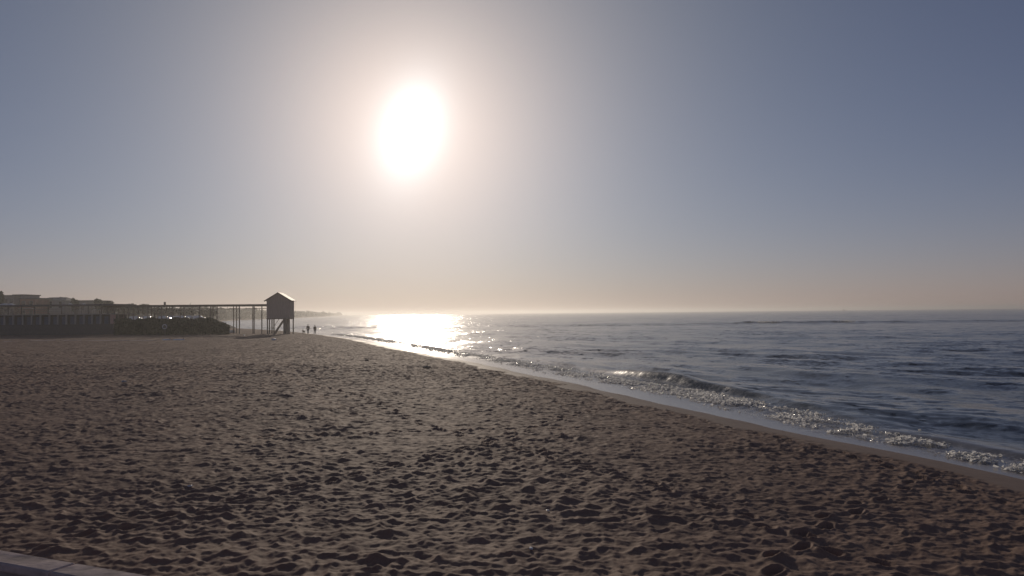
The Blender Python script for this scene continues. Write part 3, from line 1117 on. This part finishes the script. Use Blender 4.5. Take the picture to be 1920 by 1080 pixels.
for (xa, xb, yt, Y, lab) in ((549, 562, 586.5, 1330, 'low grey block on the headland right of the hut'), (561, 566, 583.2, 1360, 'small tower on the headland'),
                             (566, 594, 586, 1390, 'long pale building along the headland')):
    a, b = at(xa, 590, Y), at(xb, 590, Y)
    tz = at(xa, yt, Y).z
    ho = empty('headland_building', ((a.x + b.x) / 2, Y, .3))
    w_ = (b.x - a.x) / 2
    MB().box(-w_, w_, -8, 8, -1.5, tz - .8).build('wall', M['grey'], ho)
    MB().box(-w_ - .4, w_ + .4, -8.4, 8.4, tz - .8, tz - .3).build('roof', M['roof'], ho)
    tag(ho, lab, 'building', 'buildings on the headland')
# rocks of the breakwater in the glitter
for i, (q, w_, h_) in enumerate(((790, 6.5, 1.15), (765, 12, .5), (735, 12, .45), (705, 11, .4), (675, 11, .4))):
    P = on_plane(q, 594.6 if i == 0 else 595.4, SEA_Z)
    rk = MB()
    r2 = random.Random(i)
    for j in range(16):
        xj = r2.uniform(-w_, w_)
        rk.blob((xj, r2.uniform(-1.5, 1.5), 0), (r2.uniform(1, 2.2), r2.uniform(1, 2), h_ * r2.uniform(.5, 1) * (1 - .6 * abs(xj) / w_)), 7, 5)
    ro = rk.build('breakwater', M['rock'])
    ro.location = (P.x, P.y, SEA_Z - .1)
    tag(ro, ['dark hump of rocks in the sun glitter near the horizon', 'low rock line just left of the dark hump in the glitter', 'low rock line second left of the dark hump',
             'low rock line third left of the dark hump', 'leftmost low rock line toward the headland'][i], 'rocks', 'breakwater rocks off the coast')

# a small fishing boat far out
P = at(1583, 583.5, 2000)
ship = empty('fishing_boat', (P.x, 2000, SEA_Z), R(20))
vs = [(-4, -1.2, 0), (3.5, -1.2, 0), (5, 0, .4), (3.5, 1.2, 0), (-4, 1.2, 0), (-4.3, -1.4, 1.5), (3.8, -1.4, 1.6), (6, 0, 2.2), (3.8, 1.4, 1.6), (-4.3, 1.4, 1.5)]
MB().add(vs, [(4, 3, 2, 1, 0), (5, 6, 7, 8, 9), (0, 1, 6, 5), (1, 2, 7, 6), (2, 3, 8, 7), (3, 4, 9, 8), (4, 0, 5, 9)]).build('hull', M['grey'], ship)
MB().box(-2.8, -.2, -1, 1, 1.5, 4.0).build('wheelhouse', M['grey'], ship)
MB().box(-1.7, -1.5, -.1, .1, 4.0, 7.2).build('mast', M['dark'], ship)
tag(ship, 'tiny grey fishing boat near the sea horizon at the right', 'boat')

# ------------------------------------------------------------------ things lying on the beach
# life ring on a post
P = at(309, 612.5, 131)
gz = ground_z(P.x, 131)
lr = empty('life_ring_stand', (P.x, 131, gz))
MB().box(-.05, .05, .02, .12, -.4, P.z - gz + .45).build('post', M['wood'], lr)
ring = MB().torus((0, -.07, P.z - gz), .34, .085).build('life_ring', M['white'], lr, smooth=True)
for a in range(4):
    th = math.pi / 4 + a * math.pi / 2
    rb = MB()
    rb.torus((.34 * math.cos(th), -.07, P.z - gz + .34 * math.sin(th)), .07, .025, n=10, m=5)
    rb.build('rope_band', M['red'], ring)
tag(lr, 'pale life ring hanging on a post before the hedge', 'life ring')
# two white boards lying deck down on the sand
for q0, q1, lab in ((304.5, 320.5, 'short white board lying on the sand, left of the pair'), (323.5, 346.5, 'longer white board lying on the sand, right of the pair')):
    c = on_plane((q0 + q1) / 2, 635.0, .28)
    w_ = (q1 - q0) / 2 * c.y / F
    vs, fs, n1, n2 = [], [], 15, 11
    for i in range(n1):
        u_ = -1 + 2 * i / (n1 - 1)
        bw = .42 * max(.0, 1 - abs(u_) ** 2.6) ** .6 + .01
        bh = .17 * (1 - .35 * abs(u_) ** 3)
        for j in range(n2):
            a = math.pi * j / (n2 - 1)
            vs.append((u_ * w_, -bw * math.cos(a), bh * math.sin(a) - .02))
    for i in range(n1 - 1):
        for j in range(n2 - 1):
            fs.append((i * n2 + j, i * n2 + j + 1, (i + 1) * n2 + j + 1, (i + 1) * n2 + j))
    bo = empty('paddle_board', (c.x, c.y, ground_z(c.x, c.y)))
    MB().add(vs, fs).build('hull', M['gloss'], bo, smooth=True)
    MB().add([(w_ * .55, -.012, .12), (w_ * .8, -.012, .12), (w_ * .85, -.012, .27), (w_ * .55, .012, .12), (w_ * .8, .012, .12), (w_ * .85, .012, .27)],
             [(0, 1, 2), (5, 4, 3), (0, 3, 4, 1), (1, 4, 5, 2), (2, 5, 3, 0)]).build('fin', M['dark'], bo)
    tag(bo, lab, 'board', 'white boards on the sand')
# upturned boat
P = at(424.5, 616.5, 146)
gz = ground_z(P.x, 146)
boat = empty('rowing_boat', (P.x, 146, gz), R(3))
vs, fs = [], []
N1, N2 = 13, 9
for i in range(N1):
    u_ = -1 + 2 * i / (N1 - 1)
    bw = .62 * (1 - abs(u_) ** 2.4) ** .7 + .02
    bh = .46 * (1 - .25 * abs(u_) ** 3)
    for j in range(N2):
        a = math.pi * j / (N2 - 1)
        vs.append((u_ * 1.5, -bw * math.cos(a), bh * math.sin(a) ** .8 - .03))
for i in range(N1 - 1):
    for j in range(N2 - 1):
        fs.append((i * N2 + j, i * N2 + j + 1, (i + 1) * N2 + j + 1, (i + 1) * N2 + j))
hl_ = MB().add(vs, fs).build('hull', M['hull'], boat, smooth=True)
so = hl_.modifiers.new('thick', 'SOLIDIFY'); so.thickness = .03
MB().bar((-1.45, 0, .40), (1.45, 0, .40), .05, .12).build('keel', M['wood'], boat)
tag(boat, 'pale upturned rowing boat beside the trestle posts', 'boat')
# little marker post with white top
P = at(422.5, 606, 147)
gz = ground_z(P.x, 147)
mk = empty('marker_post', (P.x, 147, gz))
MB().tube([(0, 0, -.4), (0, 0, P.z - gz)], [.05, .045], 8).build('post', M['wood'], mk)
MB().blob((0, 0, P.z - gz + .1), (.13, .13, .13)).build('white_cap', M['white'], mk, smooth=True)
tag(mk, 'short marker post with white round top behind the boat', 'post')
# bright boards of a beach path
for i, (q0, q1, y_) in enumerate(((6, 22, 639), (60, 98, 638), (118, 150, 637.8), (168, 236, 637.5), (238, 288, 636.8))):
    a, b = on_plane(q0, y_, .28), on_plane(q1, y_ - .4, .28)
    n_ = max(4, int((b - a).length / .5))
    root = empty('walkway_section', (a.x, a.y, ground_z((a.x + b.x) / 2, (a.y + b.y) / 2) + .02), math.atan2(b.y - a.y, b.x - a.x))
    L_ = (b - a).length
    for j in range(n_):
        MB().box(L_ * j / n_ + .012, L_ * (j + 1) / n_ - .012, -.8, .8, -.1, .012 + RNG.uniform(-.003, .003)).build('plank', M['kerb'], root)
    tag(root, ['short walkway section at the left picture edge', 'walkway section second from the left edge', 'walkway section in front of the middle cabins',
               'long walkway section in front of the pink end panel', 'walkway section ending left of the white boards'][i], 'walkway', 'sections of beach walkway')
# bits of litter and driftwood
bits = [(514, 638, .55, 'white', 'pale plastic sack lying on sand below the hut'), (458, 629, .3, 'white', 'small pale scrap on sand left of the hut'),
        (232, 716, .14, 'white', 'tiny white scrap on dark sand at left'), (688, 676, .2, 'wood', 'small driftwood piece near the bright water'),
        (1027, 958, .045, 'white', 'white shell in the trampled sand near the middle'), (996, 1029, .05, 'white', 'white scrap in a pit near the bottom edge'),
        (356, 912, .06, 'white', 'white scrap on the sand at lower left'), (800, 690, .3, 'wood', 'dark driftwood on the damp sand edge')]
for q, y_, s_, m_, lab in bits:
    P = on_plane(q, y_, .1)
    gz = ground_z(P.x, P.y)
    P = on_plane(q, y_, gz)
    r2 = random.Random(int(q))
    me = MB().blob((0, 0, 0), (s_, s_ * .5, s_ * .28), 9, 6)
    me.v = [(x + r2.uniform(-.2, .2) * s_, y + r2.uniform(-.15, .15) * s_, z + r2.uniform(-.08, .08) * s_) for x, y, z in me.v]
    o = me.build('driftwood' if m_ == 'wood' else 'scrap', M[m_])
    o.location = (P.x, P.y, gz + s_ * .15)
    o.rotation_euler = (0, 0, r2.uniform(0, 3))
    tag(o, lab, 'driftwood' if m_ == 'wood' else 'scrap')

# ------------------------------------------------------------------ people and dog


def skin_body(name, verts, edges, radii, m_, parent=None, root=0, sub=2):
    me = bpy.data.meshes.new(name)
    me.from_pydata(verts, edges, [])
    o = link(name, me, m_, parent)
    sk = o.modifiers.new('skin', 'SKIN')
    sk.use_smooth_shade = True
    for i, r_ in enumerate(radii):
        v = me.skin_vertices[0].data[i]
        v.radius = (r_, r_) if not isinstance(r_, tuple) else r_
        v.use_root = (i == root)
    sb = o.modifiers.new('sub', 'SUBSURF')
    sb.levels = sb.render_levels = sub
    return o


def person(P, H, rz, label, coat, stride=1.0, arm=0.0):
    gz_ = ground_z(P.x, P.y)
    root = empty('person', (P.x, P.y, gz_), rz)
    k_ = H / 1.75
    V, E, Rr = [], [], []

    def nd(x, y, z, r_, par=None):
        V.append((x * k_, y * k_, z * k_)); Rr.append((r_[0] * k_, r_[1] * k_) if isinstance(r_, tuple) else r_ * k_)
        if par is not None:
            E.append((par, len(V) - 1))
        return len(V) - 1
    pel = nd(0, 0, .95, (.15, .11))
    wa = nd(0, 0, 1.12, (.13, .10), pel)
    ch = nd(0, -.01, 1.32, (.16, .11), wa)
    nk = nd(0, 0, 1.50, .055, ch)
    hd0 = nd(0, .015, 1.57, (.07, .08), nk)
    hd1 = nd(0, .02, 1.66, (.078, .095), hd0)
    nd(0, .01, 1.74, .05, hd1)
    feet = []
    for s_ in (-1, 1):
        sw = s_ * stride
        hp = nd(s_ * .10, 0, .86, .088, pel)
        kn_ = nd(s_ * .105, .10 * sw, .49, .060, hp)
        an = nd(s_ * .10, .10 * sw - .10 * (1 if sw < 0 else 0), .09 if sw > 0 else .11, .042, kn_)
        nd(s_ * .11, .10 * sw - .10 * (1 if sw < 0 else 0) + .15, .045, .036, an)
        sh = nd(s_ * .19, 0, 1.40, .065, ch)
        el = nd(s_ * .25, -.06 * sw - .02, 1.12, .045, sh)
        wr = nd(s_ * .26, .08 - .10 * sw + arm * .05, .89, .032, el)
        hn = nd(s_ * .26, .10 - .11 * sw, .82, (.02, .04), wr)
        for f_ in range(4):
            nd(s_ * .26 + (f_ - 1.5) * .004, .075 + f_ * .02 - .11 * sw, .735 - .008 * (1 - abs(f_ - 1.5)), .010, hn)
        nd(s_ * .245, .15 - .11 * sw, .80, .011, wr)
    body = skin_body('body', V, E, Rr, M['skin'], root)
    # coat and trousers follow the same skeleton, slightly thicker
    def shell(name, ids, m_, grow, rootid):
        mp = {i: j for j, i in enumerate(ids)}
        ed = [(mp[a], mp[b]) for a, b in E if a in mp and b in mp]
        rr = [((Rr[i][0] + grow, Rr[i][1] + grow) if isinstance(Rr[i], tuple) else Rr[i] + grow) for i in ids]
        return skin_body(name, [V[i] for i in ids], ed, rr, m_, root, mp[rootid])
    per = 12                                    # nodes per side: hip knee ankle toe shoulder elbow wrist hand 4 fingers thumb -> 13
    per = 13
    b0_ = 7
    L0, R0 = b0_, b0_ + per
    shell('coat', [pel, wa, ch] + [q + j for q in (L0, R0) for j in (4, 5, 6)], coat, .022, ch)
    shell('trousers', [pel] + [q + j for q in (L0, R0) for j in (0, 1, 2)], M['jeans'], .018, pel)
    for q in (L0, R0):
        shell('shoe', [q + 2, q + 3], M['tyre'], .012, q + 2)
    hr = MB().blob((0, -.012 * k_, 1.685 * k_), (.088 * k_, .10 * k_, .085 * k_), 12, 8)
    hr.build('hair', M['hair'], root, smooth=True)
    fc = MB()
    fc.blob((0, .118 * k_, 1.62 * k_), (.014, .022, .022), 6, 5)
    for s_ in (-1, 1):
        fc.blob((s_ * .082 * k_, .01, 1.625 * k_), (.012, .02, .03), 6, 5)
    fc.build('face', M['skin'], root, smooth=True)
    tag(root, label, 'person', 'people walking along the shore')
    return root


PY = 143.5
pa = at(577.5, 625.5, PY)
pb = at(590.5, 626.5, PY)
person(pa, 1.72, R(18), 'person in dark jacket walking along the shore, beside the dog', M['cloth_a'], 1.0)
person(pb, 1.66, R(-150), 'person in brown coat nearest the sea, right of the other walker', M['cloth_b'], -1.0, 1.0)
# dog seen from behind
pd = at(569.5, 625, PY - .5)
gz = ground_z(pd.x, pd.y)
dog = empty('dog', (pd.x, pd.y, gz), R(35))
V = [(0, -.30, .46), (0, 0, .46), (0, .26, .48), (0, .42, .62), (0, .50, .70), (0, .62, .67),
     (0, -.42, .52), (0, -.52, .66)]
E = [(0, 1), (1, 2), (2, 3), (3, 4), (4, 5), (0, 6), (6, 7)]
Rr = [.11, .115, .135, .085, .085, .04, .03, .018]
for s_ in (-1, 1):
    b_ = len(V)
    V += [(s_ * .10, -.26, .40), (s_ * .10, -.20, .28), (s_ * .10, -.36, .15), (s_ * .10, -.33, .02), (s_ * .10, -.27, .02)]
    E += [(0, b_), (b_, b_ + 1), (b_ + 1, b_ + 2), (b_ + 2, b_ + 3), (b_ + 3, b_ + 4)]
    Rr += [.075, .055, .03, .026, .024]
    b_ = len(V)
    V += [(s_ * .10, .26, .36), (s_ * .10, .24, .20), (s_ * .10, .27, .02), (s_ * .10, .32, .02)]
    E += [(2, b_), (b_, b_ + 1), (b_ + 1, b_ + 2), (b_ + 2, b_ + 3)]
    Rr += [.06, .036, .026, .024]
skin_body('body', V, E, Rr, M['fur'], dog, 1)
for s_ in (-1, 1):
    MB().add([(s_ * .03, .46, .77), (s_ * .09, .46, .75), (s_ * .075, .47, .86), (s_ * .06, .50, .77)], [(0, 1, 2), (1, 3, 2), (3, 0, 2), (0, 3, 1)]).build('ear', M['fur'], dog)
tag(dog, 'small dark dog on the sand left of the two walkers', 'dog')

# ------------------------------------------------------------------ haze
hz_ = MB().box(-46000, 46000, -70, 9400, -3.2, 14.5)
hm_ = bpy.data.materials.new('haze_air')
hm_.use_nodes = True
nn, ll = hm_.node_tree.nodes, hm_.node_tree.links
nn.clear()
pvn = nn.new('ShaderNodeVolumePrincipled')
pvn.inputs['Color'].default_value = (0.95, 0.93, 0.9, 1)
pvn.inputs['Density'].default_value = 0.00046
pvn.inputs['Anisotropy'].default_value = 0.65
mo = nn.new('ShaderNodeOutputMaterial')
ll.new(pvn.outputs[0], mo.inputs['Volume'])
haze = link('haze', hz_.mesh('haze'), hm_)
tag(haze, 'thin bright sea haze lying over the whole beach', kind='stuff')
